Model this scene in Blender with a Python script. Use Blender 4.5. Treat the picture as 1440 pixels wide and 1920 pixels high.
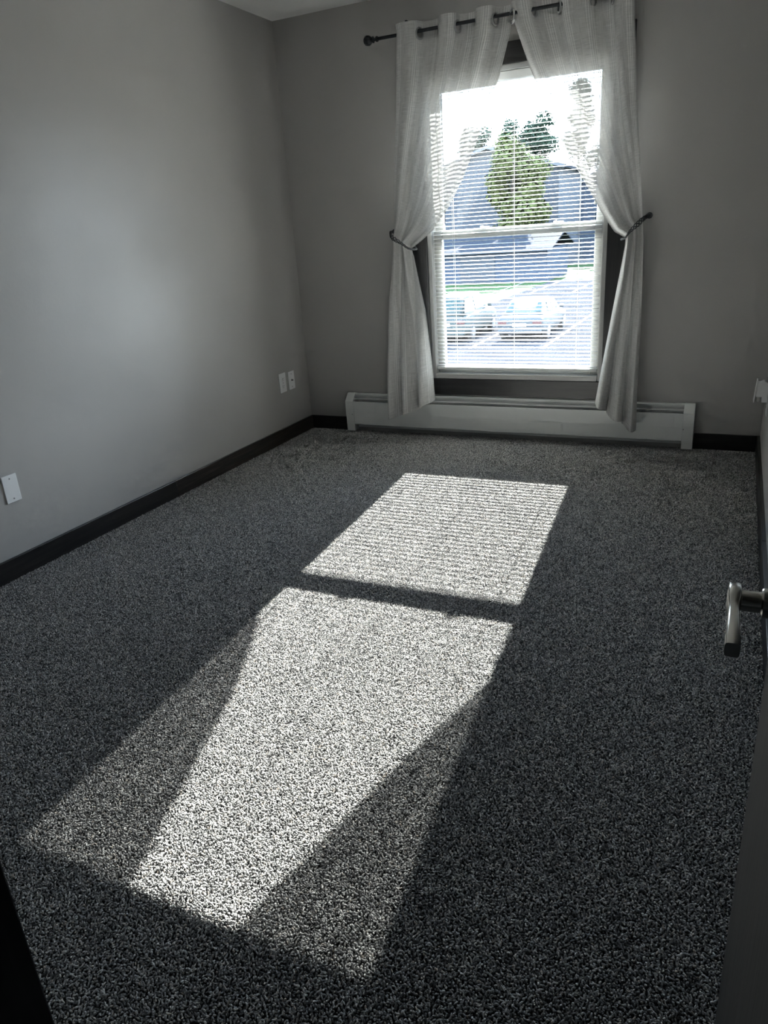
import bpy, bmesh, math, random
from mathutils import Vector, Matrix
import numpy as np

random.seed(7)
scene = bpy.context.scene
COL = scene.collection
for o in list(bpy.data.objects):
    bpy.data.objects.remove(o, do_unlink=True)

# ---------------------------------------------------------------- camera
YAW, PITCH, ROLL = 0.4564, 0.3665, -0.0687
CAM = Vector((2.6127, -4.2863, 1.2497))
cyw, syw, cpt, spt = math.cos(YAW), math.sin(YAW), math.cos(PITCH), math.sin(PITCH)
fwd = Vector((-syw * cpt, cyw * cpt, -spt))
r0 = Vector((cyw, syw, 0)); u0 = r0.cross(fwd)
cr, sr = math.cos(ROLL), math.sin(ROLL)
rgt = cr * r0 + sr * u0; upv = -sr * r0 + cr * u0
cam_data = bpy.data.cameras.new('camera')
cam_data.sensor_fit = 'HORIZONTAL'; cam_data.sensor_width = 36.0
cam_data.lens = 36.0 * 1362.0 / 1440.0
cam_data.clip_start = 0.02; cam_data.clip_end = 500
cam = bpy.data.objects.new('camera', cam_data); COL.objects.link(cam)
m = Matrix.Identity(4)
for i in range(3):
    m[i][0] = rgt[i]; m[i][1] = upv[i]; m[i][2] = -fwd[i]; m[i][3] = CAM[i]
cam.matrix_world = m
scene.camera = cam

# ---------------------------------------------------------------- sky, sun, exposure
SUN_DIR = Vector((0.07, -1.0, -0.541)).normalized()      # the way the sunlight travels
SUN_EL = math.asin(-SUN_DIR.z)
SUN_STRENGTH, SKY_STRENGTH, EXPOSURE = 62.0, 18.0, 0.54

world = bpy.data.worlds.new('sky'); scene.world = world; world.use_nodes = True
wn = world.node_tree.nodes; wl = world.node_tree.links
wn.clear()
wo = wn.new('ShaderNodeOutputWorld'); wb = wn.new('ShaderNodeBackground')
# bright hazy summer sky: pale at the horizon, bluer overhead, the same all the way round
wt = wn.new('ShaderNodeTexCoord'); wx = wn.new('ShaderNodeSeparateXYZ'); wr = wn.new('ShaderNodeValToRGB')
wl.new(wt.outputs['Generated'], wx.inputs[0]); wl.new(wx.outputs['Z'], wr.inputs[0])
for el_, (p_, c_) in zip((wr.color_ramp.elements[0], wr.color_ramp.elements[1]), ((0.0, (.84, .92, 1.02, 1)), (0.8, (.50, .70, 1.02, 1)))):
    el_.position = p_; el_.color = c_
wb.inputs['Strength'].default_value = SKY_STRENGTH
wl.new(wr.outputs[0], wb.inputs['Color']); wl.new(wb.outputs[0], wo.inputs['Surface'])

sun_data = bpy.data.lights.new('sun', 'SUN'); sun_data.energy = SUN_STRENGTH
sun_data.angle = math.radians(0.40); sun_data.color = (1.0, 0.97, 0.93)
sun = bpy.data.objects.new('sun', sun_data); COL.objects.link(sun)
sun.rotation_euler = SUN_DIR.to_track_quat('-Z', 'Y').to_euler()
sun.location = (1.4, 30, 20)

# portal: no light of its own, it only tells the sampler that the sky enters by the window
pd = bpy.data.lights.new('window_portal', 'AREA'); pd.shape = 'RECTANGLE'
pd.size = 1.02; pd.size_y = 1.66; pd.cycles.is_portal = True
po = bpy.data.objects.new('window_portal', pd); COL.objects.link(po)
po.location = (1.436, 0.135, 1.2); po.rotation_euler = Vector((0, -1, 0)).to_track_quat('-Z', 'Z').to_euler()

scene.view_settings.view_transform = 'Standard'
scene.view_settings.look = 'None'
scene.view_settings.exposure = EXPOSURE
scene.view_settings.gamma = 1.0
scene.view_settings.use_curve_mapping = False
scene.cycles.use_denoising = True
scene.cycles.max_bounces = 7
scene.cycles.diffuse_bounces = 4
scene.cycles.use_adaptive_sampling = True
scene.cycles.adaptive_threshold = 0.08
scene.cycles.adaptive_min_samples = 16
scene.cycles.time_limit = 1100
scene.cycles.transparent_max_bounces = 14
scene.cycles.caustics_reflective = False
scene.cycles.caustics_refractive = False
scene.cycles.sample_clamp_indirect = 6.0

# ---------------------------------------------------------------- materials
class NT:
    def __init__(s, name):
        s.m = bpy.data.materials.new(name); s.m.use_nodes = True
        s.n = s.m.node_tree.nodes; s.l = s.m.node_tree.links
        s.n.clear(); s.out = s.n.new('ShaderNodeOutputMaterial')
    def node(s, t, **kw):
        nd = s.n.new(t)
        for k, v in kw.items():
            if k in nd.inputs: s.put(nd.inputs[k], v)
            else: setattr(nd, k, v)
        return nd
    def put(s, sock, v):
        if isinstance(v, bpy.types.NodeSocket): s.l.new(v, sock)
        else: sock.default_value = v
    def coord(s, scale=(1, 1, 1), kind='Object'):
        tc = s.node('ShaderNodeTexCoord'); mp = s.node('ShaderNodeMapping')
        s.l.new(tc.outputs[kind], mp.inputs['Vector']); mp.inputs['Scale'].default_value = scale
        return mp.outputs[0]
    def noise(s, vec, scale, detail=4, rough=0.55, out='Fac'):
        nd = s.node('ShaderNodeTexNoise'); s.l.new(vec, nd.inputs['Vector'])
        nd.inputs['Scale'].default_value = scale; nd.inputs['Detail'].default_value = detail
        nd.inputs['Roughness'].default_value = rough
        return nd.outputs[out]
    def ramp(s, fac, stops):
        nd = s.node('ShaderNodeValToRGB'); s.l.new(fac, nd.inputs[0])
        e = nd.color_ramp.elements
        while len(e) < len(stops): e.new(0.5)
        for el, (p, c) in zip(e, stops):
            el.position = p; el.color = (*c, 1) if len(c) == 3 else c
        return nd.outputs[0]
    def math(s, op, a, b=0.0, c=None, clamp=False):
        nd = s.node('ShaderNodeMath', operation=op); nd.use_clamp = clamp
        s.put(nd.inputs[0], a); s.put(nd.inputs[1], b)
        if c is not None: s.put(nd.inputs[2], c)
        return nd.outputs[0]
    def bump(s, h, strength=0.2, dist=0.002):
        nd = s.node('ShaderNodeBump'); s.l.new(h, nd.inputs['Height'])
        nd.inputs['Strength'].default_value = strength; nd.inputs['Distance'].default_value = dist
        return nd.outputs[0]
    def pbr(s, color=(.5, .5, .5), rough=.5, metal=0., normal=None, spec=.5):
        b = s.node('ShaderNodeBsdfPrincipled')
        s.put(b.inputs['Base Color'], (*color, 1) if isinstance(color, tuple) and len(color) == 3 else color)
        s.put(b.inputs['Roughness'], rough); s.put(b.inputs['Metallic'], metal)
        s.put(b.inputs['Specular IOR Level'], spec)
        if normal is not None: s.l.new(normal, b.inputs['Normal'])
        s.l.new(b.outputs[0], s.out.inputs['Surface'])
        return b

MAT = {}
def simple(name, color, rough=.5, metal=0., var=.06, scale=12., bump=0., bscale=200., spec=.5):
    t = NT(name); v = t.coord()
    lo = tuple(c * (1 - var) for c in color); hi = tuple(min(1, c * (1 + var)) for c in color)
    c = t.ramp(t.noise(v, scale), [(.3, lo), (.7, hi)])
    nm = t.bump(t.noise(v, bscale, 2), bump, .001) if bump else None
    t.pbr(c, rough, metal, nm, spec)
    MAT[name] = t.m

def wall_paint(name, color, rough, bumps=.25):
    t = NT(name); v = t.coord()
    c = t.ramp(t.noise(v, 1.7, 3), [(.3, tuple(x * .96 for x in color)), (.7, tuple(x * 1.04 for x in color))])
    fine = t.noise(v, 330, 3); mid = t.noise(v, 60, 3); big = t.noise(v, 5.0, 2)
    h = t.math('ADD', t.math('MULTIPLY', fine, .35), t.math('MULTIPLY', mid, .7))
    h = t.math('ADD', h, t.math('MULTIPLY', big, 2.2))
    rg = t.math('MULTIPLY_ADD', t.noise(v, 3.0, 5), .16, rough - .08)
    t.pbr(c, rg, 0, t.bump(h, bumps, .0016))
    MAT[name] = t.m

def wood(name, dark, light, axis='y', rough=.34, scale=1.0):
    t = NT(name)
    sc = {'x': (1.2, 26, 26), 'y': (26, 1.2, 26), 'z': (26, 26, 1.2)}[axis]
    v = t.coord(tuple(q * scale for q in sc))
    n = t.noise(v, 2.2, 8, .62); n2 = t.noise(v, 9., 4, .6)
    f = t.math('ADD', t.math('MULTIPLY', n, .75), t.math('MULTIPLY', n2, .25))
    c = t.ramp(f, [(.38, dark), (.55, tuple((a + b) / 2 * .8 for a, b in zip(dark, light))), (.68, light)])
    t.pbr(c, t.math('MULTIPLY_ADD', n2, .2, rough - .1), 0, t.bump(f, .25, .001))
    MAT[name] = t.m

wall_paint('wall_paint', (.395, .383, .368), .38)
wall_paint('ceiling_paint', (.90, .89, .87), .8, .6)
simple('floor_board', (.10, .10, .10), .9)
wood('dark_wood_y', (.008, .0075, .008), (.030, .026, .024), 'y')
wood('brown_wood_y', (.013, .011, .010), (.075, .060, .050), 'y')
wood('dark_wood_x', (.010, .010, .011), (.040, .037, .036), 'x')
wood('dark_wood_z', (.010, .010, .011), (.040, .037, .036), 'z')
wood('door_wood', (.030, .026, .022), (.060, .052, .044), 'z', .55, .6)
simple('vinyl_white', (.46, .46, .445), .32, var=.02)
simple('slat_white', (.86, .86, .84), .38, var=.02)
simple('cord_white', (.80, .80, .78), .6, var=.03)
simple('plate_white', (.80, .80, .80), .3, var=.015)
simple('plate_grey', (.55, .55, .55), .4)
simple('heater_enamel', (0.8, 0.81, 0.79), .33, var=.03, scale=4)
simple('heater_dark', (.05, .05, .05), .6)
simple('heater_blade', (.5, .51, .5), .4)
simple('iron_dark', (.028, .031, .036), .42, .55, var=.2, scale=60, bump=.2, bscale=300)
simple('holdback_dark', (.045, .047, .05), .5, .3, var=.25, scale=80, bump=.3, bscale=300)
simple('nickel', (.46, .45, .42), .25, 1., var=.05)
simple('grommet_nickel', (.42, .42, .42), .28, .9, var=.05)
simple('wand_plastic', (.05, .06, .08), .25)
simple('screw_metal', (.30, .30, .30), .4, .8)
simple('slot_black', (.02, .02, .02), .7)
simple('asphalt', (.026, .026, .028), 1., var=.18, scale=.6, bump=.3, bscale=40, spec=0.)
simple('line_paint', (0.0935, 0.0935, 0.0935), .8, var=.1)
simple('lawn', (.018, .032, .013), .95, var=.3, scale=1.5, spec=.02)
simple('concrete', (0.0524, 0.0524, 0.0524), .9, spec=.02)
simple('siding_blue', (0.026, 0.033, 0.045), .75, var=.05, scale=1, spec=.02)
simple('siding_grey', (0.032, 0.036, 0.042), .75, var=.05, scale=1, spec=.02)
simple('shingle', (0.01, 0.012, 0.016), .9, var=.25, scale=3, spec=.02)
simple('fascia_white', (.06, .062, .066), .8, spec=.1)
simple('house_glass', (.012, .016, .02), .5, spec=.15)
simple('bark', (.06, .045, .035), .9, var=.3)
simple('leaf_green', (0.02, 0.032, 0.014), .7, var=.35, scale=.9, spec=.02)
simple('leaf_yellow', (0.036, 0.042, 0.016), .7, var=.3, scale=.9, spec=.02)
simple('leaf_dark', (0.013, 0.022, 0.015), .7, var=.35, scale=.9, spec=.02)
simple('car_white', (0.034, 0.038, 0.041), .6, var=.02, spec=.15)
simple('car_silver', (0.0262, 0.0337, 0.0337), .6, 0., var=.03, spec=.15)
simple('car_glass', (.008, .02, .02), .3, spec=.15)
simple('tyre', (.02, .02, .02), .8)
simple('wheel_metal', (.35, .35, .36), .3, .8)
simple('lamp_red', (.05, .02, .02), .2)
simple('plug_clear', (.55, .55, .52), .15)

# thin window glass: clear, with a mirror-like reflection that grows at grazing angles
t = NT('window_glass')
tr = t.node('ShaderNodeBsdfTransparent', Color=(.93, .955, .95, 1)); gl = t.node('ShaderNodeBsdfGlossy', Roughness=.02)
fr = t.node('ShaderNodeFresnel', IOR=1.45); mx = t.node('ShaderNodeMixShader')
t.l.new(t.math('MULTIPLY', fr.outputs[0], .8), mx.inputs[0])
t.l.new(tr.outputs[0], mx.inputs[1]); t.l.new(gl.outputs[0], mx.inputs[2]); t.l.new(mx.outputs[0], t.out.inputs['Surface'])
MAT['window_glass'] = t.m

# sheer linen: open weave, bundles of denser warp stripes, slubs across
def sheer(name, base, stripe_gain):
    t = NT(name)
    uv = t.node('ShaderNodeUVMap'); sep = t.node('ShaderNodeSeparateXYZ'); t.l.new(uv.outputs[0], sep.inputs[0])
    u, v = sep.outputs[0], sep.outputs[1]
    # stripe bundles: period 0.105 m, four fine lines in the bundle
    ph = t.math('FRACT', t.math('DIVIDE', u, .125))
    inb = t.math('MULTIPLY', t.math('GREATER_THAN', ph, .10), t.math('LESS_THAN', ph, .48))
    fine = t.math('GREATER_THAN', t.math('SINE', t.math('MULTIPLY', u, 2 * math.pi / .0122)), .0)
    stripe = t.math('MULTIPLY', inb, fine)
    def vnoise(su, sv, detail=3):
        mp = t.node('ShaderNodeMapping'); t.l.new(uv.outputs[0], mp.inputs[0]); mp.inputs['Scale'].default_value = (su, sv, 1)
        return t.noise(mp.outputs[0], 1.0, detail, .7)
    slub_h = vnoise(14, 420); slub_v = vnoise(420, 10)
    thread = t.math('ADD', t.math('MULTIPLY', slub_h, .55), t.math('MULTIPLY', slub_v, .55))
    op = t.math('MULTIPLY_ADD', t.math('SUBTRACT', thread, .55), 1.5, base)
    op = t.math('MULTIPLY_ADD', stripe, stripe_gain, op)
    op = t.math('MINIMUM', t.math('MAXIMUM', op, .18), .98)
    col = t.ramp(t.math('ADD', t.math('MULTIPLY', thread, .7), t.math('MULTIPLY', stripe, .26)), [(.25, (.56, .555, .54)), (.5, (.68, .67, .655)), (.85, (.86, .85, .83))])
    d = t.node('ShaderNodeBsdfDiffuse', Color=col); tl = t.node('ShaderNodeBsdfTranslucent', Color=col)
    bm_ = t.bump(thread, .35, .0008); t.l.new(bm_, d.inputs['Normal'])
    a = t.node('ShaderNodeMixShader'); a.inputs[0].default_value = .06
    t.l.new(d.outputs[0], a.inputs[1]); t.l.new(tl.outputs[0], a.inputs[2])
    tp = t.node('ShaderNodeBsdfTransparent'); mx = t.node('ShaderNodeMixShader')
    t.l.new(op, mx.inputs[0]); t.l.new(tp.outputs[0], mx.inputs[1]); t.l.new(a.outputs[0], mx.inputs[2])
    t.l.new(mx.outputs[0], t.out.inputs['Surface'])
    MAT[name] = t.m
sheer('sheer_linen', .865, .09)
sheer('sheer_hem', .86, .1)

# carpet yarn: each tuft takes its own grey from the heathered mix
t = NT('carpet_yarn')
oi = t.node('ShaderNodeObjectInfo')
c = t.ramp(oi.outputs['Random'], [(0, (.10, .10, .10)), (.25, (.25, .247, .245)), (.6, (.40, .395, .388)), (.92, (.68, .67, .655)), (1, (.50, .44, .38))])
t.pbr(c, .85, 0, None, .15)
MAT['carpet_yarn'] = t.m
simple('carpet_backing', (.05, .05, .05), .95)

# ---------------------------------------------------------------- mesh helpers
def wloc(o):
    p = Vector((0, 0, 0))
    while o is not None:
        p += o.location; o = o.parent
    return p

def tag(o, label=None, cat=None, group=None, kind=None):
    if label: o['label'] = label
    if cat: o['category'] = cat
    if group: o['group'] = group
    if kind: o['kind'] = kind
    return o

def empty(name, loc):
    o = bpy.data.objects.new(name, None); o.location = loc; o.empty_display_size = .05
    COL.objects.link(o); return o

class MB:
    """collects shapes given in world coordinates, then builds them as one mesh object"""
    def __init__(s): s.bm = bmesh.new()
    def box(s, x0, x1, y0, y1, z0, z1, bev=0., seg=2):
        b = bmesh.new(); bmesh.ops.create_cube(b, size=1)
        for v in b.verts:
            v.co = Vector(((x0 + x1) / 2 + v.co.x * (x1 - x0), (y0 + y1) / 2 + v.co.y * (y1 - y0), (z0 + z1) / 2 + v.co.z * (z1 - z0)))
        if bev: bmesh.ops.bevel(b, geom=b.edges[:], offset=bev, segments=seg, profile=.5, affect='EDGES')
        s.merge(b); return s
    def merge(s, b):
        me = bpy.data.meshes.new('tmp'); b.to_mesh(me); b.free(); s.bm.from_mesh(me); bpy.data.meshes.remove(me)
    def prism(s, pts, axis, a, b_, bev=0.):
        """2-D outline pulled along an axis: 'x' takes (y, z), 'y' takes (x, z), 'z' takes (x, y)"""
        def P(p, q):
            return {'x': (q, p[0], p[1]), 'y': (p[0], q, p[1]), 'z': (p[0], p[1], q)}[axis]
        b = bmesh.new()
        va = [b.verts.new(P(p, a)) for p in pts]; vb = [b.verts.new(P(p, b_)) for p in pts]
        n = len(pts); b.faces.new(va); b.faces.new(vb[::-1])
        for i in range(n): b.faces.new((va[i], va[(i + 1) % n], vb[(i + 1) % n], vb[i]))
        bmesh.ops.recalc_face_normals(b, faces=b.faces[:])
        if bev: bmesh.ops.bevel(b, geom=b.edges[:], offset=bev, segments=2, profile=.5, affect='EDGES')
        s.merge(b); return s
    def lathe(s, prof, origin, axis, seg=24):
        """profile of (radius, distance along axis)"""
        ax = Vector(axis).normalized(); e1 = ax.orthogonal().normalized(); e2 = ax.cross(e1); o = Vector(origin)
        b = bmesh.new(); rings = []
        for r, h in prof:
            rings.append([b.verts.new(o + ax * h + (e1 * math.cos(2 * math.pi * k / seg) + e2 * math.sin(2 * math.pi * k / seg)) * max(r, 1e-5)) for k in range(seg)])
        for A, B in zip(rings, rings[1:]):
            for k in range(seg): b.faces.new((A[k], A[(k + 1) % seg], B[(k + 1) % seg], B[k]))
        b.faces.new(rings[0][::-1]); b.faces.new(rings[-1])
        bmesh.ops.recalc_face_normals(b, faces=b.faces[:])
        s.merge(b); return s
    def tube(s, pts, rad, seg=8, closed=False):
        pts = [Vector(p) for p in pts]; n = len(pts); b = bmesh.new(); rings = []
        rads = rad if isinstance(rad, (list, tuple)) else [rad] * n
        ref = None
        for i, p in enumerate(pts):
            if closed: d = pts[(i + 1) % n] - pts[i - 1]
            else: d = pts[min(i + 1, n - 1)] - pts[max(i - 1, 0)]
            d.normalize()
            if ref is None: ref = d.orthogonal().normalized()
            ref = (ref - d * ref.dot(d)).normalized(); e2 = d.cross(ref)
            rings.append([b.verts.new(p + (ref * math.cos(2 * math.pi * k / seg) + e2 * math.sin(2 * math.pi * k / seg)) * rads[i]) for k in range(seg)])
        for i in range(n if closed else n - 1):
            A, B = rings[i], rings[(i + 1) % n]
            for k in range(seg): b.faces.new((A[k], A[(k + 1) % seg], B[(k + 1) % seg], B[k]))
        if not closed: b.faces.new(rings[0][::-1]); b.faces.new(rings[-1])
        bmesh.ops.recalc_face_normals(b, faces=b.faces[:])
        s.merge(b); return s
    def build(s, name, mat, parent=None, smooth=False):
        me = bpy.data.meshes.new(name)
        off = wloc(parent) if parent else Vector((0, 0, 0))
        bmesh.ops.translate(s.bm, verts=s.bm.verts[:], vec=-off)
        s.bm.to_mesh(me); s.bm.free()
        me.materials.append(MAT[mat])
        if smooth:
            for p in me.polygons: p.use_smooth = True
            if smooth != 'all':
                me.set_sharp_from_angle(angle=math.radians(40))
        o = bpy.data.objects.new(name, me); COL.objects.link(o)
        if parent: o.parent = parent
        return o

def structure(o, label=None):
    o['kind'] = 'structure'
    if label: o['label'] = label
    return o

# ---------------------------------------------------------------- room shell
W, H, YF = 2.80, 2.44, -4.0
OX0, OX1, OZ0, OZ1 = .917, 1.955, .372, 2.03          # window opening
DX0, DX1, DZ = 2.050, 2.69, 2.04                       # doorway
T = .14
structure(MB().box(-.2, 3.6, -5.4, .14, -.12, 0).build('floor', 'floor_board'), 'carpeted bedroom floor')
structure(MB().box(-.2, 3.6, -5.4, .14, H, H + .12).build('ceiling', 'ceiling_paint'), 'white textured ceiling')
structure(MB().box(-T, 0, YF - .12, .14, 0, H).build('wall_left', 'wall_paint'), 'greige painted wall')
structure(MB().box(W, W + T, YF - .12, .14, 0, H).build('wall_right', 'wall_paint'), 'greige painted wall beside the door')
wb_ = MB().box(0, OX0, 0, T, 0, H).box(OX1, W, 0, T, 0, H).box(OX0, OX1, 0, T, OZ1, H).box(OX0, OX1, 0, T, 0, OZ0)
structure(wb_.build('wall_back', 'wall_paint'), 'greige painted wall around the window')
wf = MB().box(0, DX0, YF - .12, YF, 0, H).box(DX1 + .045, W, YF - .12, YF, 0, H).box(DX0, DX1 + .045, YF - .12, YF, DZ, H)
structure(wf.build('wall_front', 'wall_paint'), 'greige painted wall with the doorway')
# hallway that the camera stands in
structure(MB().box(1.2, 1.3, -5.4, YF - .12, 0, H).build('wall_hall_left', 'wall_paint'))
structure(MB().box(3.4, 3.5, -5.4, YF - .12, 0, H).build('wall_hall_right', 'wall_paint'))
structure(MB().box(1.2, 3.5, -5.5, -5.4, 0, H).build('wall_hall_back', 'wall_paint'))
structure(MB().box(W + T, 3.5, YF - .14, YF - .12, 0, H).build('wall_hall_front', 'wall_paint'))

# carpet: backing plus tufts, one instanced tuft per loop of yarn
me = bpy.data.meshes.new('carpet')
me.from_pydata([(0, YF - .1, .002), (W, YF - .1, .002), (W, 0, .002), (0, 0, .002)], [], [(0, 1, 2, 3)])
me.materials.append(MAT['carpet_backing'])
carpet = bpy.data.objects.new('carpet', me); COL.objects.link(carpet)
tag(carpet, 'grey heathered cut-pile carpet covering the whole floor', 'carpet', kind='stuff')
ng = bpy.data.node_groups.new('carpet_pile', 'GeometryNodeTree')
ng.interface.new_socket('Geometry', in_out='INPUT', socket_type='NodeSocketGeometry')
ng.interface.new_socket('Geometry', in_out='OUTPUT', socket_type='NodeSocketGeometry')
gi = ng.nodes.new('NodeGroupInput'); go = ng.nodes.new('NodeGroupOutput')
PITCHC = .0044
nx, ny = int((W - .034) / PITCHC), int((-YF + .08) / PITCHC)
gr = ng.nodes.new('GeometryNodeMeshGrid')
gr.inputs['Size X'].default_value = W - .034; gr.inputs['Size Y'].default_value = -YF + .08
gr.inputs['Vertices X'].default_value = nx; gr.inputs['Vertices Y'].default_value = ny
sp = ng.nodes.new('GeometryNodeSetPosition')
def rnd(lo, hi, seed):
    r = ng.nodes.new('FunctionNodeRandomValue'); r.data_type = 'FLOAT_VECTOR'
    r.inputs[0].default_value = lo; r.inputs[1].default_value = hi
    r.inputs['Seed'].default_value = seed
    return r.outputs[0]
j = .0023
cxy = (W / 2, (YF - .08) / 2 - .012)
ng.links.new(gr.outputs['Mesh'], sp.inputs['Geometry'])
ng.links.new(rnd((cxy[0] - j, cxy[1] - j, .0040), (cxy[0] + j, cxy[1] + j, .0072), 1), sp.inputs['Offset'])
ico = ng.nodes.new('GeometryNodeMeshIcoSphere'); ico.inputs['Radius'].default_value = 1.0; ico.inputs['Subdivisions'].default_value = 1
ssm = ng.nodes.new('GeometryNodeSetShadeSmooth'); ng.links.new(ico.outputs['Mesh'], ssm.inputs['Geometry'])
smt = ng.nodes.new('GeometryNodeSetMaterial'); smt.inputs['Material'].default_value = MAT['carpet_yarn']
ng.links.new(ssm.outputs[0], smt.inputs['Geometry'])
iop = ng.nodes.new('GeometryNodeInstanceOnPoints')
ng.links.new(sp.outputs[0], iop.inputs['Points']); ng.links.new(smt.outputs[0], iop.inputs['Instance'])
ng.links.new(rnd((-1.15, -1.15, 0), (1.15, 1.15, 6.28), 2), iop.inputs['Rotation'])
ng.links.new(rnd((.0015, .0015, .0030), (.0024, .0024, .0052), 3), iop.inputs['Scale'])
jn = ng.nodes.new('GeometryNodeJoinGeometry')
ng.links.new(iop.outputs[0], jn.inputs[0]); ng.links.new(gi.outputs[0], jn.inputs[0])
ng.links.new(jn.outputs[0], go.inputs[0])
md = carpet.modifiers.new('pile', 'NODES'); md.node_group = ng

# baseboards: dark stained boards butted end to end
BH, BT = .096, .015
def baseboard(name, boards):
    root = empty(name, boards[0][0]); structure(root)
    for (a, b, mat) in boards:
        x0, x1 = sorted((a[0], b[0])); y0, y1 = sorted((a[1], b[1]))
        MB().box(x0, x1, y0, y1, .004, BH, .0018).build('board', mat, root)
baseboard('baseboard_left', [((0, -1.461, 0), (BT, -.0005, 0), 'brown_wood_y'), ((0, YF, 0), (BT, -1.462, 0), 'dark_wood_y')])
baseboard('baseboard_back', [((BT, -BT, 0), (.305, 0, 0), 'dark_wood_x'), ((2.471, -BT, 0), (W - BT, 0, 0), 'dark_wood_x')])
baseboard('baseboard_right', [((W - BT, -1.481, 0), (W, -.0005, 0), 'dark_wood_y'), ((W - BT, YF + .02, 0), (W, -1.483, 0), 'dark_wood_y')])
baseboard('baseboard_front', [((BT, YF, 0), (DX0 - .067, YF + BT, 0), 'dark_wood_x')])

# ---------------------------------------------------------------- window
CP = .018
structure(MB().box(.822, OX0, -CP, 0, OZ0, OZ1, .002).build('trim_1', 'dark_wood_z'), 'dark stained casing left of the window')
structure(MB().box(OX1, 2.05, -CP, 0, OZ0, OZ1, .002).build('trim_2', 'dark_wood_z'), 'dark stained casing right of the window')
structure(MB().box(.822, 2.05, -CP, 0, OZ1, OZ1 + .10, .002).build('trim_3', 'dark_wood_x'), 'dark stained casing above the window')
structure(MB().box(.822, 2.05, -CP, 0, OZ0 - .10, OZ0, .002).build('trim_4', 'dark_wood_x'), 'dark stained casing below the window')

win = empty('window_1', (1.436, .06, OZ0)); structure(win, 'white vinyl double-hung window')
FW = .026
fm = MB()
fm.box(OX0, OX0 + FW, .0, .125, OZ0, OZ1, .002).box(OX1 - FW, OX1, .0, .125, OZ0, OZ1, .002)
fm.box(OX0 + FW, OX1 - FW, .0, .125, OZ1 - FW, OZ1, .002).box(OX0 + FW, OX1 - FW, -.012, .125, OZ0, OZ0 + .03, .003)
fm.build('frame', 'vinyl_white', win)
def sash(name, y0, y1, z0, z1, rb, rt, st):
    s = MB()
    a, b = OX0 + FW, OX1 - FW
    s.box(a, a + st, y0, y1, z0, z1, .003).box(b - st, b, y0, y1, z0, z1, .003)
    s.box(a + st, b - st, y0, y1, z0, z0 + rb, .003).box(a + st, b - st, y0, y1, z1 - rt, z1, .003)
    o = s.build(name, 'vinyl_white', win)
    MB().box(a + st - .004, b - st + .004, (y0 + y1) / 2 - .002, (y0 + y1) / 2 + .002, z0 + rb - .004, z1 - rt + .004).build('pane', 'window_glass', o)
    return o
lower = sash('lower_sash', .045, .078, OZ0 + .03, 1.232, .048, .045, .05)
upper = sash('upper_sash', .080, .112, 1.186, OZ1 - FW, .045, .045, .05)
for lx in (1.235, 1.66):
    k = MB().box(lx - .03, lx + .03, .05, .075, 1.232, 1.239, .002)
    k.lathe([(.011, 0), (.011, .008), (.006, .012)], (lx, .062, 1.239), (0, 0, 1), 14)
    k.box(lx - .002, lx + .045, .056, .068, 1.240, 1.247, .003)
    k.build('sash_lock', 'vinyl_white', lower, True)

# ---------------------------------------------------------------- blind
bl = empty('mini_blind', (1.436, .018, .425))
tag(bl, 'white horizontal mini blind lowered over the window with open slats', 'blind')
BX0, BX1, BY = .948, 1.924, .020
MB().box(BX0, BX1, BY - .014, BY + .014, 1.962, 2.002, .003).build('head_rail', 'slat_white', bl)
MB().box(BX0, BX1, BY - .013, BY + .013, .426, .441, .004).build('bottom_rail', 'slat_white', bl)
SP, ZS0, NS = .0218, .452, 69
sl = bmesh.new(); tilt = math.radians(6.0)        # outer edge a little higher
prof = []
for k in range(7):
    s_ = -1 + 2 * k / 6
    prof.append((s_ * .0124, .0016 * (1 - s_ * s_)))
rows = []
for x in (BX0 + .003, BX1 - .003):
    rows.append([sl.verts.new((x - 1.436, a * math.cos(tilt) - b * math.sin(tilt), a * math.sin(tilt) + b * math.cos(tilt))) for a, b in prof])
    rows.append([sl.verts.new((x - 1.436, a * math.cos(tilt) - (b - .0003) * math.sin(tilt), a * math.sin(tilt) + (b - .0003) * math.cos(tilt))) for a, b in prof])
for k in range(6):
    sl.faces.new((rows[0][k], rows[2][k], rows[2][k + 1], rows[0][k + 1]))
    sl.faces.new((rows[1][k], rows[1][k + 1], rows[3][k + 1], rows[3][k]))
sm = bpy.data.meshes.new('slat'); sl.to_mesh(sm); sl.free(); sm.materials.append(MAT['slat_white'])
for p in sm.polygons: p.use_smooth = True
zs = [ZS0 + i * SP for i in range(NS)]
for z in zs:
    o = bpy.data.objects.new('slat', sm); COL.objects.link(o); o.parent = bl
    o.location = (0, BY - bl.location.y, z - bl.location.z)
for cxp in (1.075, 1.436, 1.80):
    c_ = MB()
    for yy in (BY - .0132, BY + .0132): c_.tube([(cxp, yy, .43), (cxp, yy, 1.965)], .0009, 5)
    c_.build('ladder_cord', 'cord_white', bl)
MB().tube([(1.035, .003, 1.985), (1.035, -.004, 1.96), (1.035, -.005, 1.27)], .0035, 6).build('tilt_wand', 'wand_plastic', bl, True)
lc = MB().tube([(1.885, .003, 1.97), (1.885, -.003, 1.5), (1.884, -.003, 1.35)], .001, 5)
lc.lathe([(.001, 0), (.004, -.01), (.0055, -.03), (.002, -.034)], (1.884, -.003, 1.35), (0, 0, 1), 10)
lc.build('lift_cord', 'cord_white', bl, True)

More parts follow.
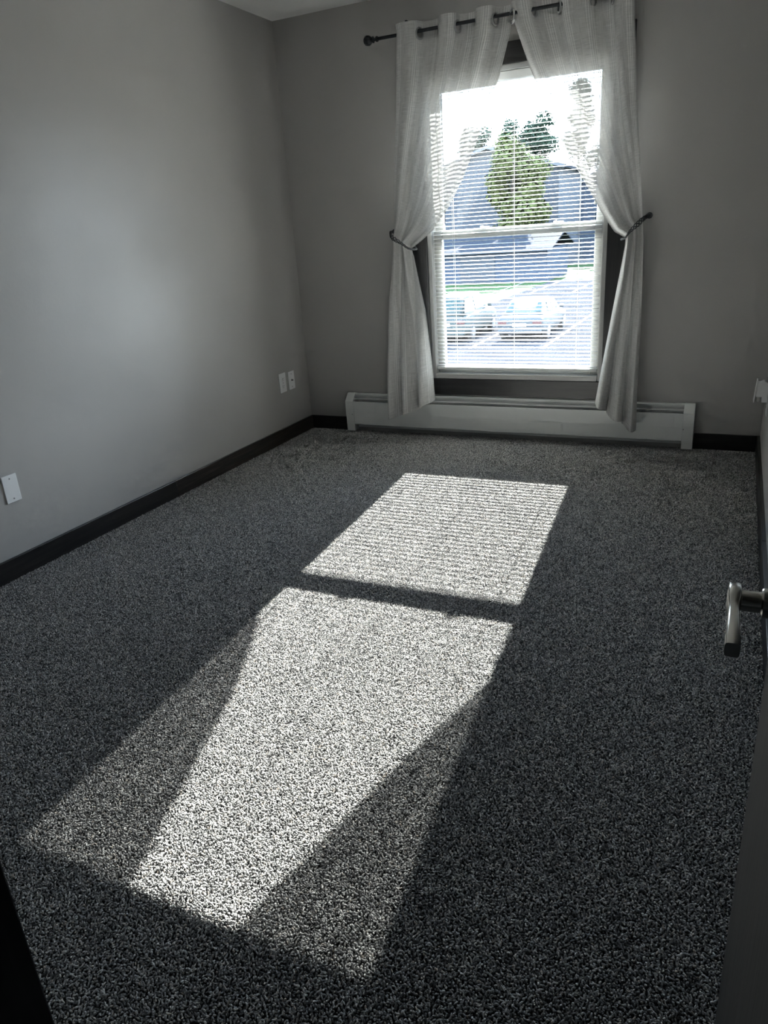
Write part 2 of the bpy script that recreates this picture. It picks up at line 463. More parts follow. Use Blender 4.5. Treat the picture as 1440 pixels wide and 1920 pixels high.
# ---------------------------------------------------------------- curtain rod
RZ, RY = 2.232, -.09
rod = empty('curtain_rod', (1.436, RY, RZ)); tag(rod, 'thin dark iron curtain rod with faceted ball finials above the window', 'curtain rod')
MB().tube([(.70, RY, RZ), (2.17, RY, RZ)], .0085, 14).build('rod', 'iron_dark', rod, True)
for sx, x0 in ((-1, .70), (1, 2.17)):
    MB().lathe([(.0125, -.012), (.0145, -.006), (.0125, 0), (.0085, .004), (.0085, .010), (.0165, .014), (.0165, .019), (.010, .023),
                (.018, .030), (.0245, .040), (.026, .050), (.0225, .062), (.014, .070), (.005, .074)], (x0, RY, RZ), (sx, 0, 0), 10).build('finial', 'iron_dark', rod)
for bx in (.885, 2.0):
    b_ = MB().box(bx - .013, bx + .013, -.006, -.0005, RZ - .02, RZ + .065, .002)
    b_.box(bx - .006, bx + .006, RY - .004, -.004, RZ + .045, RZ + .058, .002)
    b_.box(bx - .006, bx + .006, RY - .013, RY - .003, RZ + .0, RZ + .058, .002)
    b_.lathe([(.0125, -.012), (.0125, .012)], (bx, RY, RZ), (1, 0, 0), 14)
    b_.build('bracket', 'iron_dark', rod)

# ---------------------------------------------------------------- curtains
def interp(tab, x):
    return float(np.interp(x, [p[0] for p in tab], [p[1] for p in tab]))
ZTOP = RZ + .046
def curtain(side, label, bounds, first_front, outer, inner, zt_o, zt_i, zb_o, zb_i, seed):
    """bounds: where the cloth crosses the rod, from the outer edge inwards; outer/inner: (z, x) of the two edges"""
    rg = random.Random(seed)
    root = empty('sheer_curtain', ((bounds[0] + bounds[-1]) / 2, RY, zb_o))
    tag(root, label, 'curtain', 'pair of sheer curtain panels')
    nseg = len(bounds) - 1
    xo_t, xi_t = bounds[0], bounds[-1]
    NU, NV1, NV2 = 200, 190, 150
    ph = [rg.uniform(0, 6.28) for _ in range(6)]
    us = []; topx = []; topy = []
    for i in range(NU + 1):
        q = i / NU * nseg; k = min(int(q), nseg - 1); f = q - k
        # cloth turns steeply through the rod and rounds over between crossings
        x = bounds[k] + (bounds[k + 1] - bounds[k]) * (f - .10 * math.sin(2 * math.pi * f))
        sgn = 1 if (k % 2 == 0) == first_front else -1
        us.append(q); topx.append(x); topy.append(-sgn * .036 * math.sin(math.pi * f))
    outer_t = sorted(outer); inner_t = sorted(inner)
    zs_, pos = [], []
    ztie = [zt_o + (zt_i - zt_o) * (i / NU) for i in range(NU + 1)]
    zbot = [zb_o + (zb_i - zb_o) * (i / NU) ** 1.3 for i in range(NU + 1)]
    grid = []
    for r in range(NV1 + NV2 + 1):
        row = []
        up = r <= NV1
        v = r / NV1 if up else (r - NV1) / NV2
        for i in range(NU + 1):
            w_ = i / NU; q = us[i]
            un = (topx[i] - xo_t) / (xi_t - xo_t)
            if up:
                z = ZTOP + (ztie[i] - ZTOP) * v
                zi_ = ZTOP + (zt_i - ZTOP) * v; zo_ = ZTOP + (zt_o - ZTOP) * v
                xo = interp(outer_t, zo_); xi = interp(inner_t, zi_)
                e = v ** 1.5
                g = un * (1 - e) + w_ * e
                x = xo + (xi - xo) * g
                ytop = topy[i] * (1 - v) ** .8
                pl = .014 * math.sin(math.pi * min(1, v * 1.15)) * (math.sin(q * 5.1 + ph[0]) * .6 + math.sin(q * 11.3 + ph[1]) * .4)
                ytie = .030 * math.sin(w_ * 15.0 + ph[2]) - .012 * math.sin(math.pi * w_)
                bow = -.018 * math.sin(math.pi * v) * math.sin(math.pi * w_)
                y = RY + ytop + pl + bow + (ytie - .012) * v ** 2.2
            else:
                z = ztie[i] + (zbot[i] - ztie[i]) * v
                zo_ = zt_o + (zb_o - zt_o) * v; zi_ = zt_i + (zb_i - zt_i) * v
                xo = interp(outer_t, zo_); xi = interp(inner_t, zi_)
                # the cloth falls in a few deep rounded folds
                fold = w_ * 2 * math.pi * 2.6 + ph[3]
                g = w_ + .085 * math.sin(fold + .8) * min(1, v * 2) * math.sin(math.pi * w_) ** .5
                x = xo + (xi - xo) * min(1, max(0, g))
                ytie = .030 * math.sin(w_ * 15.0 + ph[2]) - .012 * math.sin(math.pi * w_) - .012
                yb = .046 * math.sin(fold) + .012 * math.sin(2 * fold + 1.0) + .006 * math.sin(w_ * 23 + ph[4]) - .050
                e = v * v * (3 - 2 * v)
                y = RY + ytie * (1 - e) + yb * e
            row.append(Vector((x, min(y, -.03 if up else -.034), z)))
        grid.append(row)
    # cloth length along u for the weave coordinates, measured at the top
    ulen = [0.]
    for i in range(NU): ulen.append(ulen[-1] + math.hypot(topx[i + 1] - topx[i], topy[i + 1] - topy[i]))
    vlen = [0.]
    for r in range(NV1 + NV2): vlen.append(vlen[-1] + (grid[r][NU // 3] - grid[r + 1][NU // 3]).length)
    gcent = []
    for k in range(nseg + 1):
        if k in (0,): continue
        i = int(round(k / nseg * NU)); i = min(i, NU - 7) if k == nseg else i
        gcent.append(i)
    gpos = []
    for i in gcent:
        p = grid[0][i].copy(); p.z = RZ - .012; p.y = RY + topy[i]; gpos.append((i, p))
    off = wloc(root)
    def cloth(name, mat, r0_, r1_, shift, holes):
        verts, faces, uvs = [], [], []
        for r in range(r0_, r1_ + 1):
            for i in range(NU + 1):
                p = grid[r][i]
                verts.append(p - off + Vector((0, shift, 0)))
        nu = NU + 1
        for r in range(r1_ - r0_):
            for i in range(NU):
                if holes:
                    uc = (ulen[i] + ulen[i + 1]) / 2; zc = (grid[r0_ + r][i].z + grid[r0_ + r + 1][i].z) / 2
                    if any((uc - ulen[gi_]) ** 2 + (zc - RZ + .012) ** 2 < .0235 ** 2 for gi_ in gcent): continue
                faces.append((r * nu + i, r * nu + i + 1, (r + 1) * nu + i + 1, (r + 1) * nu + i))
        me = bpy.data.meshes.new(name); me.from_pydata(verts, [], faces); me.materials.append(MAT[mat])
        uvl = me.uv_layers.new(name='UVMap')
        for lp in me.loops:
            vi = lp.vertex_index; uvl.data[lp.index].uv = (ulen[vi % nu], vlen[r0_ + vi // nu])
        for p in me.polygons: p.use_smooth = True
        o = bpy.data.objects.new(name, me); COL.objects.link(o); o.parent = root
        return o
    cloth('fabric', 'sheer_linen', 0, NV1 + NV2, 0, True)
    rh = next(r for r in range(NV1) if vlen[r] > .105)
    cloth('header_band', 'sheer_hem', 0, rh, .0022, True)
    rb = next(r for r in range(NV1 + NV2 + 1) if vlen[r] > vlen[-1] - .07)
    cloth('hem', 'sheer_hem', rb, NV1 + NV2, .0022, False)
    for i, p in gpos:
        i0, i1 = max(0, i - 3), min(NU, i + 3)
        tx, ty = topx[i1] - topx[i0], topy[i1] - topy[i0]; L = math.hypot(tx, ty)
        e1 = Vector((tx / L, ty / L, 0)); nrm = Vector((-ty / L, tx / L, 0)); e2 = Vector((0, 0, 1))
        b = bmesh.new(); rings = []
        for k in range(24):
            a = 2 * math.pi * k / 24; d = e1 * math.cos(a) + e2 * math.sin(a)
            rings.append([b.verts.new(p + d * rr + nrm * hh) for rr, hh in ((.0205, -.003), (.0205, .003), (.0235, .0045), (.0300, .0024), (.0300, -.0024), (.0235, -.0045))])
        for k in range(24):
            A, B = rings[k], rings[(k + 1) % 24]
            for q in range(6): b.faces.new((A[q], A[(q + 1) % 6], B[(q + 1) % 6], B[q]))
        bmesh.ops.recalc_face_normals(b, faces=b.faces[:])
        mb = MB(); mb.merge(b); mb.build('grommet', 'grommet_nickel', root, 'all')
    return root

curtain('left', 'sheer striped off-white curtain panel tied back on the left of the window',
        [.819, .957, 1.063, 1.169, 1.267, 1.368, 1.460], True,
        [(2.28, .819), (2.245, .824), (1.895, .795), (1.521, .757), (1.244, .742), (1.0, .712), (.872, .697), (.416, .682), (.139, .676), (0, .675)],
        [(2.28, 1.462), (2.152, 1.446), (1.971, 1.389), (1.761, 1.299), (1.511, 1.189), (1.368, 1.106), (1.247, 1.010), (1.19, .93), (1.151, .867), (1.109, .882), (.804, .935), (.421, .96), (.254, .963), (.1, .963)],
        1.235, 1.150, .138, .256, 3)
curtain('right', 'sheer striped off-white curtain panel tied back on the right of the window',
        [2.045, 1.947, 1.856, 1.696, 1.565, 1.458], True,
        [(2.28, 2.043), (2.147, 2.049), (1.743, 2.084), (1.406, 2.124), (1.128, 2.152), (.726, 2.165), (.441, 2.167), (.126, 2.172), (0, 2.172)],
        [(2.28, 1.452), (2.182, 1.473), (1.998, 1.542), (1.809, 1.626), (1.589, 1.74), (1.404, 1.854), (1.257, 1.941), (1.175, 2.0), (1.143, 2.057), (1.10, 2.055), (.812, 2.015), (.497, 1.973), (.286, 1.944), (.1, 1.94)],
        1.235, 1.143, .126, .282, 11)

def holdback(label, sx, hook, tipx, tipz):
    root = empty('curtain_holdback', hook); tag(root, label, 'curtain holdback', 'pair of curtain holdbacks')
    hx, hy, hz = hook
    MB().lathe([(.016, 0), (.016, .004), (.007, .007), (.006, .05), (.010, .054), (.013, .062), (.010, .070), (.003, .073)], (hx, -.0005, hz), (0, -1, 0), 14).build('hook', 'holdback_dark', root, True)
    ctr = [Vector(p) for p in ((hx, -.055, hz), (hx + sx * .006, -.130, hz - .006), (hx + sx * .035, -.165, hz - .035), (hx + (tipx - hx) * .62, -.168, hz + (tipz - hz) * .66),
           (tipx - sx * .02, -.150, tipz + .006), (tipx + sx * .006, -.105, tipz - .002), (tipx - sx * .02, -.045, tipz + .008), (hx + sx * .05, -.034, hz - .04), (hx + sx * .004, -.05, hz - .006))]
    path = []
    n = len(ctr)
    for i in range(n - 1):
        p0, p1, p2, p3 = ctr[max(i - 1, 0)], ctr[i], ctr[i + 1], ctr[min(i + 2, n - 1)]
        for k in range(14):
            f = k / 14
            path.append(.5 * ((2 * p1) + (p2 - p0) * f + (2 * p0 - 5 * p1 + 4 * p2 - p3) * f * f + (3 * p1 - p0 - 3 * p2 + p3) * f ** 3))
    path.append(ctr[-1])
    for s in range(3):
        pts, rads = [], []
        for i, p in enumerate(path):
            f = i / (len(path) - 1)
            d = (path[min(i + 1, len(path) - 1)] - path[max(i - 1, 0)]).normalized()
            e1 = d.cross(Vector((0, 0, 1))).normalized(); e2 = d.cross(e1)
            w = .0028 + .0065 * math.exp(-((f - .23) / .13) ** 2)     # loosely looped near the hook, tight at the cloth
            a = f * 46 + s * 2 * math.pi / 3
            pts.append(p + e1 * math.cos(a) * w * .6 + e2 * math.sin(a) * w * 1.25); rads.append(.0026)
        MB().tube(pts, rads, 7).build('strand', 'holdback_dark', root, True)
holdback('dark twisted holdback tying the left curtain panel', 1, (.733, -.0005, 1.252), .878, 1.148)
holdback('dark twisted holdback tying the right curtain panel', -1, (2.162, -.0005, 1.244), 2.046, 1.140)

# ---------------------------------------------------------------- baseboard heater
ht = empty('baseboard_heater', (1.388, -.03, .0)); tag(ht, 'long white metal baseboard heater under the window', 'heater')
HX0, HX1, HD = .308, 2.468, .064
# back plate with the rolled top edge
MB().prism([(-.001, .03), (-.001, .262), (-.016, .262), (-.0235, .257), (-.0235, .252), (-.006, .252), (-.006, .03)], 'x', HX0 + .005, HX1 - .005).build('back_plate', 'heater_enamel', ht)
# front panel: upper lip, face, slight break, return at the bottom
MB().prism([(-.0605, .2165), (-HD, .2165), (-HD, .140), (-HD + .004, .060), (-.050, .056), (-.050, .060), (-HD + .006, .066), (-HD + .0025, .140), (-HD + .0025, .2125), (-.0605, .2125)], 'x', HX0 + .055, HX1 - .055).build('front_panel', 'heater_enamel', ht)
MB().prism([(-.034, .2345), (-.047, .2285), (-.0465, .2265), (-.0335, .2325)], 'x', HX0 + .058, HX1 - .058).build('damper_blade', 'heater_blade', ht)
el = MB().tube([(HX0 + .06, -.032, .12), (HX1 - .06, -.032, .12)], .011, 10)
el.box(HX0 + .06, HX1 - .06, -.056, -.007, .085, .205)  # solid dark box around the element stands in for shade inside the slot
el.build('element_dark_fill', 'heater_dark', ht)
for x0, x1 in ((HX0, HX0 + .058), (HX1 - .058, HX1)):
    cap = MB().prism([(-.0005, .014), (-.0005, .264), (-.020, .264), (-HD - .002, .216), (-HD - .002, .140), (-HD + .003, .014)], 'x', x0, x1, .0018).build('end_cap', 'heater_enamel', ht)
    xs = x1 - .012 if x0 < 1 else x0 + .006
    MB().lathe([(.0035, 0), (.003, .0015)], (xs, -HD - .001, .128), (0, -1, 0), 10).build('screw', 'screw_metal', cap)
MB().box(1.62, 1.66, -.056, -.050, .052, .058, .001).build('support_clip', 'heater_enamel', ht)

# ---------------------------------------------------------------- wall plates
def plate_mesh(x0, side, y0, y1, z0, z1):
    d = .0055
    return MB().box(min(x0, x0 + side * d), max(x0, x0 + side * d), y0, y1, z0, z1, .0022, 3)
def screw(parent, x, side, y, z):
    s = MB().lathe([(.0034, 0), (.003, .0012)], (x, y, z), (side, 0, 0), 12).build('screw', 'screw_metal', parent)
    return s
p = empty('blank_wall_plate', (.0, -2.402, .316)); tag(p, 'blank white cover plate with two screws low on the left wall', 'wall plate')
plate_mesh(.0005, 1, -2.437, -2.367, .316, .430).build('plate', 'plate_white', p)
for z in (.331, .415): screw(p, .0058, 1, -2.402, z)

p = empty('outlet', (.0, -.323, .323)); tag(p, 'white duplex outlet on the left wall, left of the coax plate', 'outlet')
pl = plate_mesh(.0005, 1, -.363, -.287, .323, .447).build('plate', 'plate_white', p)
for zc in (.362, .408):
    rc = MB().lathe([(.0165, 0), (.0165, .0016), (.015, .0022)], (.0056, -.325, zc), (1, 0, 0), 20).build('receptacle', 'plate_white', p, True)
    for dy in (-.006, .006): MB().box(.0074, .0082, -.325 + dy - .001, -.325 + dy + .001, zc - .001, zc + .008).build('slot', 'slot_black', rc)
    MB().lathe([(.0024, 0), (.0024, .0006)], (.0077, -.325, zc - .007), (1, 0, 0), 10).build('slot', 'slot_black', rc)
screw(p, .0058, 1, -.325, .385)

p = empty('coax_plate', (.0, -.22, .323)); tag(p, 'white coax cable plate beside the duplex outlet near the corner', 'wall plate')
plate_mesh(.0005, 1, -.255, -.183, .323, .440).build('plate', 'plate_white', p)
MB().lathe([(.0065, 0), (.0065, .004), (.0045, .004), (.0045, .012), (.001, .012)], (.0056, -.219, .383), (1, 0, 0), 6).build('coax_connector', 'screw_metal', p)
for z in (.340, .423): screw(p, .0058, 1, -.219, z)

p = empty('outlet', (W, -.395, .306)); tag(p, 'white duplex outlet on the right wall under the plug-in', 'outlet')
plate_mesh(W - .0005, -1, -.43, -.36, .306, .425).build('plate', 'plate_white', p)
rc = MB().lathe([(.0165, 0), (.0165, .0016), (.015, .0022)], (W - .0056, -.395, .342), (-1, 0, 0), 20).build('receptacle', 'plate_white', p, True)
for dy in (-.006, .006): MB().box(W - .0082, W - .0074, -.395 + dy - .001, -.395 + dy + .001, .341, .350).build('slot', 'slot_black', rc)

p = empty('plug_in_air_freshener', (W - .03, -.395, .36)); tag(p, 'white plug-in air freshener in the right wall outlet', 'air freshener')
PX = W - .0062
MB().prism([(PX, .372), (PX - .026, .372), (PX - .026, .398), (PX - .052, .398), (PX - .050, .468), (PX - .040, .466), (PX - .022, .474), (PX - .006, .466), (PX, .455)], 'y', -.420, -.370, .003).build('body', 'plate_white', p)
MB().prism([(PX - .060, .372), (PX - .057, .372), (PX - .048, .478), (PX - .053, .478)], 'y', -.428, -.362, .001).build('shield', 'plate_white', p)
MB().lathe([(.010, 0), (.011, -.012), (.011, -.024), (.007, -.028)], (PX - .040, -.395, .399), (0, 0, 1), 16).build('refill_bottle', 'plug_clear', p, True)

# ---------------------------------------------------------------- door, its frame and lever
jm = MB().box(DX0 - .001, DX0 + .018, YF - .125, YF + .004, 0, DZ, .002).box(DX0 - .001, DX1 + .046, YF - .125, YF + .004, DZ - .018, DZ + .001, .002)
jm.box(DX1 + .040, DX1 + .046, YF - .125, YF + .004, 0, DZ)
structure(jm.build('trim_5', 'dark_wood_z'), 'dark door jamb')
cs = MB().box(DX0 - .066, DX0 - .006, YF, YF + .014, .004, DZ + .06, .002).box(DX0 - .006, DX1 + .05, YF, YF + .014, DZ + .0, DZ + .06, .002)
structure(cs.build('trim_6', 'dark_wood_z'), 'dark door casing')
dr = empty('door_1', (DX1, YF + .02, .012)); structure(dr, 'dark flush wooden door standing open along the right wall')
DFY = -3.405
MB().box(DX1, DX1 + .036, YF + .018, DFY, .014, DZ - .025, .002).build('slab', 'door_wood', dr)
LY, LZ = DFY - .072, .843
hd = empty('lever_handle', (DX1, LY, LZ)); hd.parent = dr; hd.location = Vector((DX1, LY, LZ)) - dr.location
MB().lathe([(.032, 0), (.032, .004), (.029, .008), (.021, .010), (.0165, .0105), (.0165, .019), (.0150, .0205), (.0118, .0205), (.0118, .048)], (DX1, LY, LZ), (-1, 0, 0), 28).build('rosette', 'nickel', hd, True)
# lever: round hub, waisted, then a flared flat paddle that points back to the hinge
lv = []
for f, hw, hh in ((.016, .0095, .012), (.012, .011, .0155), (0, .0115, .0165), (-.014, .011, .0150), (-.022, .0085, .0100), (-.032, .0085, .0085), (-.050, .0095, .0095), (-.075, .0105, .0100), (-.100, .0115, .0095), (-.106, .0110, .008)):
    lv.append((f, hw, hh))
b = bmesh.new(); rings = []
for f, hw, hh in lv:
    ring = []
    for k in range(20):
        a = 2 * math.pi * k / 20; c_, s_ = math.cos(a), math.sin(a)
        q = .45
        ring.append(b.verts.new((DX1 - .0475 + math.copysign(abs(c_) ** q, c_) * hw * .66, LY + f, LZ + math.copysign(abs(s_) ** q, s_) * hh - .003 * (f / .1) ** 2)))
    rings.append(ring)
for A, B in zip(rings, rings[1:]):
    for k in range(20): b.faces.new((A[k], A[(k + 1) % 20], B[(k + 1) % 20], B[k]))
b.faces.new(rings[0][::-1]); b.faces.new(rings[-1]); bmesh.ops.recalc_face_normals(b, faces=b.faces[:])
mb = MB(); mb.merge(b); mb.build('lever', 'nickel', hd, True)
for hz_ in (.25, 1.05, 1.82):
    MB().tube([(DX1 - .006, YF + .012, hz_ - .045), (DX1 - .006, YF + .012, hz_ + .045)], .006, 10).build('hinge', 'nickel', dr)

# ---------------------------------------------------------------- outside, one storey down
G = -3.0
gd = MB().box(-80, 60, 1.5, 160, G - .3, G).build('ground', 'lawn'); structure(gd, 'lawn around the parking lot')
lot = MB().prism([(-10.2, 2), (30, 2), (30, 54), (-10.2, 54)], 'z', G, G + .03).build('parking_lot', 'asphalt'); structure(lot, 'sunlit grey asphalt parking lot')
lot2 = MB().box(-30, -10.2, 2, 36, G, G + .03).build('parking_lot_bay', 'asphalt'); structure(lot2, 'asphalt bay of the parking lot')
structure(MB().box(-60, 40, 76, 82, G, G + .04).build('road', 'concrete'), 'pale road beyond the lawn')
for k in range(-3, 4):
    x = -3.5 + k * 2.7
    MB().box(x - .06, x + .06, 21.8, 32.0, G + .03, G + .036).build('parking_line', 'line_paint', lot)
for k in range(-2, 5):
    x = -6.7 + k * 2.7
    MB().box(x - .06, x + .06, 43.5, 52.0, G + .03, G + .036).build('parking_line', 'line_paint', lot)

def car(label, cx, y0, L, Wd, Hh, paint, suv):
    root = empty('parked_car', (cx, y0 + L / 2, G + .03)); tag(root, label, 'car')
    zb = G + .03
    hw = Wd / 2
    def loft(stations, name, mat, parent=root, sub=0):
        b = bmesh.new(); rings = []
        for y, pts in stations: rings.append([b.verts.new((cx + x, y0 + y, zb + z)) for x, z in pts])
        n = len(rings[0])
        for A, B in zip(rings, rings[1:]):
            for k in range(n): b.faces.new((A[k], A[(k + 1) % n], B[(k + 1) % n], B[k]))
        b.faces.new(rings[0][::-1]); b.faces.new(rings[-1])
        bmesh.ops.recalc_face_normals(b, faces=b.faces[:])
        mb = MB(); mb.merge(b); o = mb.build(name, mat, parent, True)
        if sub:
            s = o.modifiers.new('smooth', 'SUBSURF'); s.levels = s.render_levels = sub
        return o
    def sec(w, z0, zbelt, zt):
        return [(-w * .93, z0), (-w, z0 + .12), (-w, (z0 + zbelt) / 2 + .1), (-w * .97, zbelt), (-w * .84, zt), (-w * .4, zt + .025), (w * .4, zt + .025), (w * .84, zt), (w * .97, zbelt), (w, (z0 + zbelt) / 2 + .1), (w, z0 + .12), (w * .93, z0)]
    belt = Hh * (.60 if suv else .62); deck = belt + .04
    hood = belt - .02
    loft([(0.0, sec(hw * .86, .36, belt * .80, deck * .86)), (.10, sec(hw * .96, .24, belt * .93, deck * .97)), (.55, sec(hw, .20, belt, deck)), (L * .5, sec(hw, .19, belt, deck)),
          (L * .70, sec(hw, .20, belt - .02, hood)), (L - .35, sec(hw * .96, .22, belt - .12, hood - .12)), (L - .08, sec(hw * .88, .26, belt - .20, hood - .22)), (L, sec(hw * .78, .34, belt - .28, hood - .32))], 'body', paint, sub=1)
    ra = .10 if suv else .55                        # where the rear glass starts and ends
    rb_ = .38 if suv else 1.25
    fa, fb = L * .56, L * .73
    def cab(w, z): return [(-w, deck - .02), (-w * .985, deck), (-w * .80, z), (-w * .5, z + .03), (w * .5, z + .03), (w * .80, z), (w * .985, deck), (w, deck - .02)]
    cw = hw * .90
    loft([(ra, cab(cw * .94, deck + .02)), (rb_, cab(cw, Hh - .06)), ((rb_ + fa) / 2, cab(cw, Hh - .03)), (fa, cab(cw, Hh - .06)), (fb, cab(cw * .94, deck + .02))], 'cabin', paint)
    def panel(q, name):
        b = bmesh.new(); vs = [b.verts.new((cx + a, y0 + bb, zb + c)) for a, bb, c in q]; f = b.faces.new(vs)
        f.normal_update(); nrm = f.normal.copy()
        ctr = sum((v.co for v in vs), Vector()) / 4
        if nrm.dot(ctr - Vector((cx, y0 + L * .5, zb + .5))) < 0: nrm = -nrm
        vs2 = [b.verts.new(v.co + nrm * .012) for v in vs]; b.faces.new(vs2)
        for k in range(4): b.faces.new((vs[k], vs[(k + 1) % 4], vs2[(k + 1) % 4], vs2[k]))
        bmesh.ops.recalc_face_normals(b, faces=b.faces[:])
        mb = MB(); mb.merge(b); mb.build(name, 'car_glass', root)
    def lerp(a, b, f): return a + (b - a) * f
    z_lo, z_hi = deck + .05, Hh - .10
    def at(f, y_a, y_b): return lerp(y_a, y_b, f), lerp(deck + .02, Hh - .06, f) + .012
    yl, zl = at(.12, ra, rb_); yh, zh = at(.88, ra, rb_)
    panel([(-cw * .82, yl, zl), (cw * .82, yl, zl), (cw * .70, yh, zh), (-cw * .70, yh, zh)], 'rear_window')
    yl, zl = at(.12, fb, fa); yh, zh = at(.88, fb, fa)
    panel([(-cw * .82, yl, zl), (cw * .82, yl, zl), (cw * .70, yh, zh), (-cw * .70, yh, zh)], 'windshield')
    for s in (-1, 1):
        ym = (rb_ + fa) / 2
        xl, xh = s * cw * .975, s * cw * .835
        panel([(xl, rb_ - .25 + .2 * (not suv), z_lo), (xl, ym - .04, z_lo), (xh, ym - .04, z_hi), (xh, rb_ + .12, z_hi)], 'side_window')
        panel([(xl, ym + .04, z_lo), (xl, fa + .45, z_lo), (xh, fa + .02, z_hi), (xh, ym + .04, z_hi)], 'side_window')
        MB().box(cx + s * (hw + .02) - .08, cx + s * (hw + .02) + .08, y0 + fa + .42, y0 + fa + .52, zb + deck + .0, zb + deck + .13, .03).build('mirror', paint, root, True)
        MB().box(cx + s * hw * .72 - .17, cx + s * hw * .72 + .17, y0 + .01, y0 + .12, zb + belt * .70, zb + belt * .84, .02).build('tail_lamp', 'lamp_red', root)
        for yy in (L * .19, L * .80):
            w_ = MB().lathe([(.20, -.11), (.31, -.105), (.335, -.08), (.335, .08), (.31, .105), (.20, .11)], (cx + s * (hw - .10), y0 + yy, zb + .335), (s, 0, 0), 24).build('wheel', 'tyre', root, True)
            MB().lathe([(.20, .0), (.20, .012), (.05, .03), (.0, .03)], (cx + s * (hw - .10) + s * .105, y0 + yy, zb + .335), (s, 0, 0), 18).build('hubcap', 'wheel_metal', w_, True)
    MB().box(cx - .26, cx + .26, y0 - .004, y0 + .03, zb + belt * .62, zb + belt * .62 + .12, .004).build('number_plate', 'plate_white', root)
    MB().box(cx - hw * .9, cx + hw * .9, y0 - .03, y0 + .15, zb + .30, zb + .46, .04).build('bumper', paint, root, True)
car('white sedan parked nearer the middle of the window view', -4.75, 23.4, 4.6, 1.86, 1.46, 'car_white', False)
car('silver grey car parked at the left edge of the window view', -7.65, 23.0, 4.5, 1.88, 1.72, 'car_silver', True)

def siding_house(name, label, x0, x1, y0, y1, z1, mat, ridge, over, lap, roof_axis='x'):
    root = empty(name, ((x0 + x1) / 2, (y0 + y1) / 2, G)); tag(root, label, 'house')
    MB().box(x0, x1, y0, y1, G, z1).build('wall', mat, root)
    n = int((z1 - G) / lap)
    proto = None
    for k in range(n):
        zz = G + k * lap
        if proto is None:
            proto = MB().prism([(y0, zz + .004), (y0 - .03, zz + .004), (y0 - .008, zz + lap), (y0, zz + lap)], 'x', x0, x1).build('siding_board', mat, root)
        else:
            c_ = proto.copy(); COL.objects.link(c_); c_.parent = root; c_.location = proto.location + Vector((0, 0, k * lap))
    if roof_axis == 'x':
        ym = (y0 + y1) / 2
        rf = MB().prism([(y0 - over, z1 - .06), (y0 - over, z1 + .06), (ym, ridge), (y1 + over, z1 + .06), (y1 + over, z1 - .06), (ym, ridge - .14)], 'x', x0 - over, x1 + over)
        rf.build('roof', 'shingle', root)
        MB().box(x0 - over, x1 + over, y0 - over - .03, y0 - over, z1 - .14, z1 + .05).build('fascia', 'fascia_white', root)
    else:
        xm = (x0 + x1) / 2
        MB().prism([(x0, z1), (x1, z1), (xm, ridge - .1)], 'y', y0, y1).build('gable', mat, root)
        MB().prism([(x0 - over, z1 - .20), (x0 - over, z1 + .05), (xm, ridge + .12), (x1 + over, z1 + .05), (x1 + over, z1 - .20), (xm, ridge - .10)], 'y', y0 - over, y1 + over).build('roof', 'shingle', root)
        MB().prism([(x0 - over, z1 - .25), (x0 - over, z1 + .02), (xm, ridge + .08), (x1 + over, z1 + .02), (x1 + over, z1 - .25), (xm, ridge - .20)], 'y', y0 - over - .06, y0 - over).build('fascia', 'fascia_white', root)
    return root
def house_window(root, x0, x1, y, z0, z1):
    f = MB().box(x0 - .08, x1 + .08, y - .06, y, z0 - .08, z1 + .08).build('window', 'fascia_white', root)
    for a, b in ((x0, (x0 + x1) / 2 - .03), ((x0 + x1) / 2 + .03, x1)):
        MB().box(a, b, y - .075, y - .06, z0, z1).build('pane', 'house_glass', f)
gar = siding_house('garage', 'low blue-grey garage behind the parked cars', -30, -10.6, 53.5, 61, -.62, 'siding_blue', .55, .5, .28)
MB().box(-17.5, -14.7, 53.40, 53.46, G, G + 2.1).build('garage_door', 'siding_grey', gar)
h1 = siding_house('house', 'tall grey house with a gable roof behind the garage', -27, -13.4, 70, 81, 6.0, 'siding_grey', 8.2, .6, .34, 'y')
for (a, b) in ((-19.3, -17.9), (-16.5, -15.1)):
    house_window(h1, a, b, 70, 2.2, 4.2); house_window(h1, a, b, 70, -1.2, .9)
h2 = siding_house('house', 'blue-grey house right of the leafy tree', -17.0, -6.0, 84, 93, 3.0, 'siding_blue', 6.4, .6, .34, 'y')
for (a, b) in ((-12.4, -11.0), (-9.4, -8.0)):
    house_window(h2, a, b, 84, .0, 2.0)

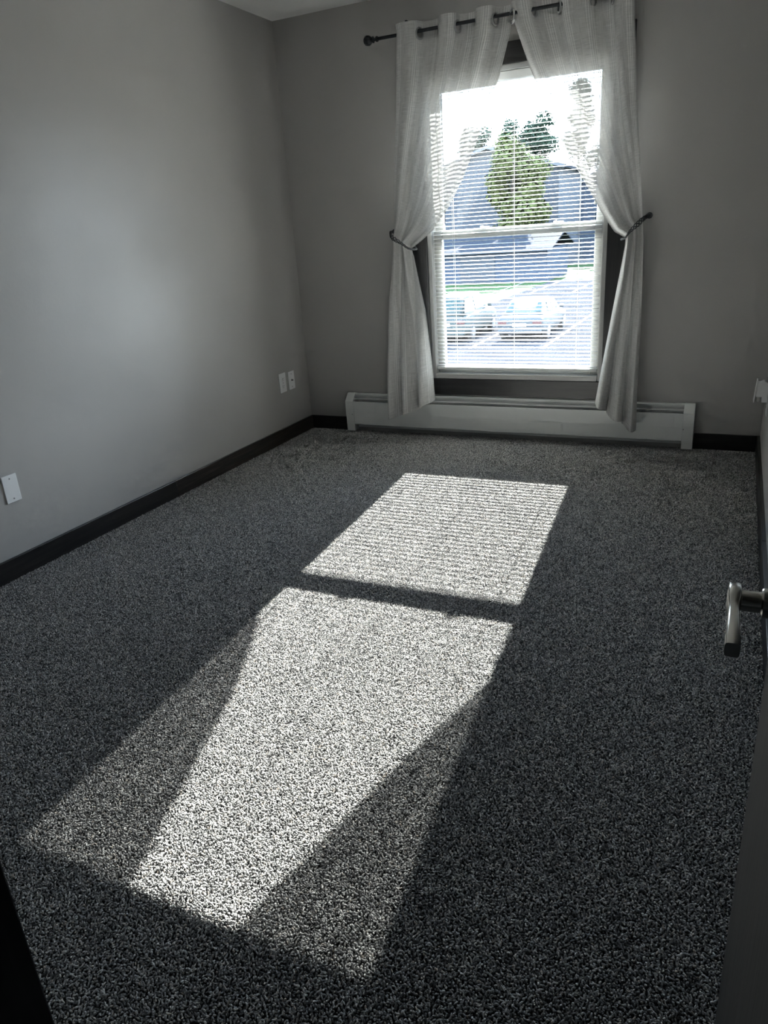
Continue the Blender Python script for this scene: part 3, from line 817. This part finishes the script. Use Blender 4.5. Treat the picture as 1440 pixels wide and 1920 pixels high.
def tree(label, x, y, top, rad, mat, seed, low=None):
    rg = random.Random(seed)
    root = empty('leafy_tree', (x, y, G)); tag(root, label, 'tree', 'trees beyond the parking lot')
    hgt = top - G
    tk = MB().tube([(x, y, G), (x + .1, y, G + hgt * .3), (x, y + .1, G + hgt * .6), (x, y, top - hgt * .15)], [.28, .22, .14, .05], 8)
    for k in range(6):
        a = k * 1.05 + rg.random(); z0 = G + hgt * (.28 + .08 * k)
        tk.tube([(x, y, z0), (x + math.cos(a) * rad * .4, y + math.sin(a) * rad * .4, z0 + rad * .35), (x + math.cos(a) * rad * .75, y + math.sin(a) * rad * .75, z0 + rad * .55)], [.10, .07, .03], 6)
    tk.build('trunk', 'bark', root, True)
    base = low if low is not None else G + hgt * .25
    blobs = []
    for k in range(26):
        f = rg.random(); z = base + (top - base) * f
        rr = rad * math.sin(math.pi * (.12 + .80 * f)) ** .7
        a = rg.uniform(0, 6.28); d = rr * math.sqrt(rg.random()) * .75
        blobs.append((x + math.cos(a) * d, y + math.sin(a) * d, z - .6, rad * rg.uniform(.26, .42)))
    verts, faces = [], []
    for bx, by, bz, br in blobs:
        for _ in range(330):
            v = Vector((rg.gauss(0, 1), rg.gauss(0, 1), rg.gauss(0, 1))).normalized()
            c_ = Vector((bx, by, bz)) + v * br * rg.uniform(.55, 1.05)
            t1 = v.orthogonal().normalized(); t1 = (Matrix.Rotation(rg.uniform(0, 6.28), 3, v) @ t1 + v * rg.uniform(-.6, .6)).normalized()
            t2 = v.cross(t1).normalized(); s = rg.uniform(.16, .32)
            n = len(verts)
            verts += [c_ - t1 * s, c_ + t2 * s * .45, c_ + t1 * s, c_ - t2 * s * .45]
            faces.append((n, n + 1, n + 2, n + 3))
    off = wloc(root)
    me = bpy.data.meshes.new('foliage'); me.from_pydata([v - off for v in verts], [], faces); me.materials.append(MAT[mat])
    o = bpy.data.objects.new('foliage', me); COL.objects.link(o); o.parent = root; o['kind'] = 'stuff'
tree('dark tree at the left end of the tree line behind the houses', -30.0, 96, 13.0, 3.6, 'leaf_dark', 1)
tree('dark tree right of the leftmost one in the tree line behind the houses', -26.5, 104, 14.2, 3.6, 'leaf_dark', 3)
tree('dark tree left of the tallest one in the tree line behind the houses', -21.4, 96, 13.6, 3.4, 'leaf_dark', 6)
tree('tallest green tree in the tree line behind the houses', -18.6, 106, 18.0, 3.8, 'leaf_green', 4)
tree('sunlit yellow-green tree in front of the grey house', -16.2, 64, 8.4, 3.6, 'leaf_yellow', 2, -.5)
tree('low green tree over the lawn right of the garage', -7.0, 68, 2.6, 3.0, 'leaf_green', 5, -1.0)
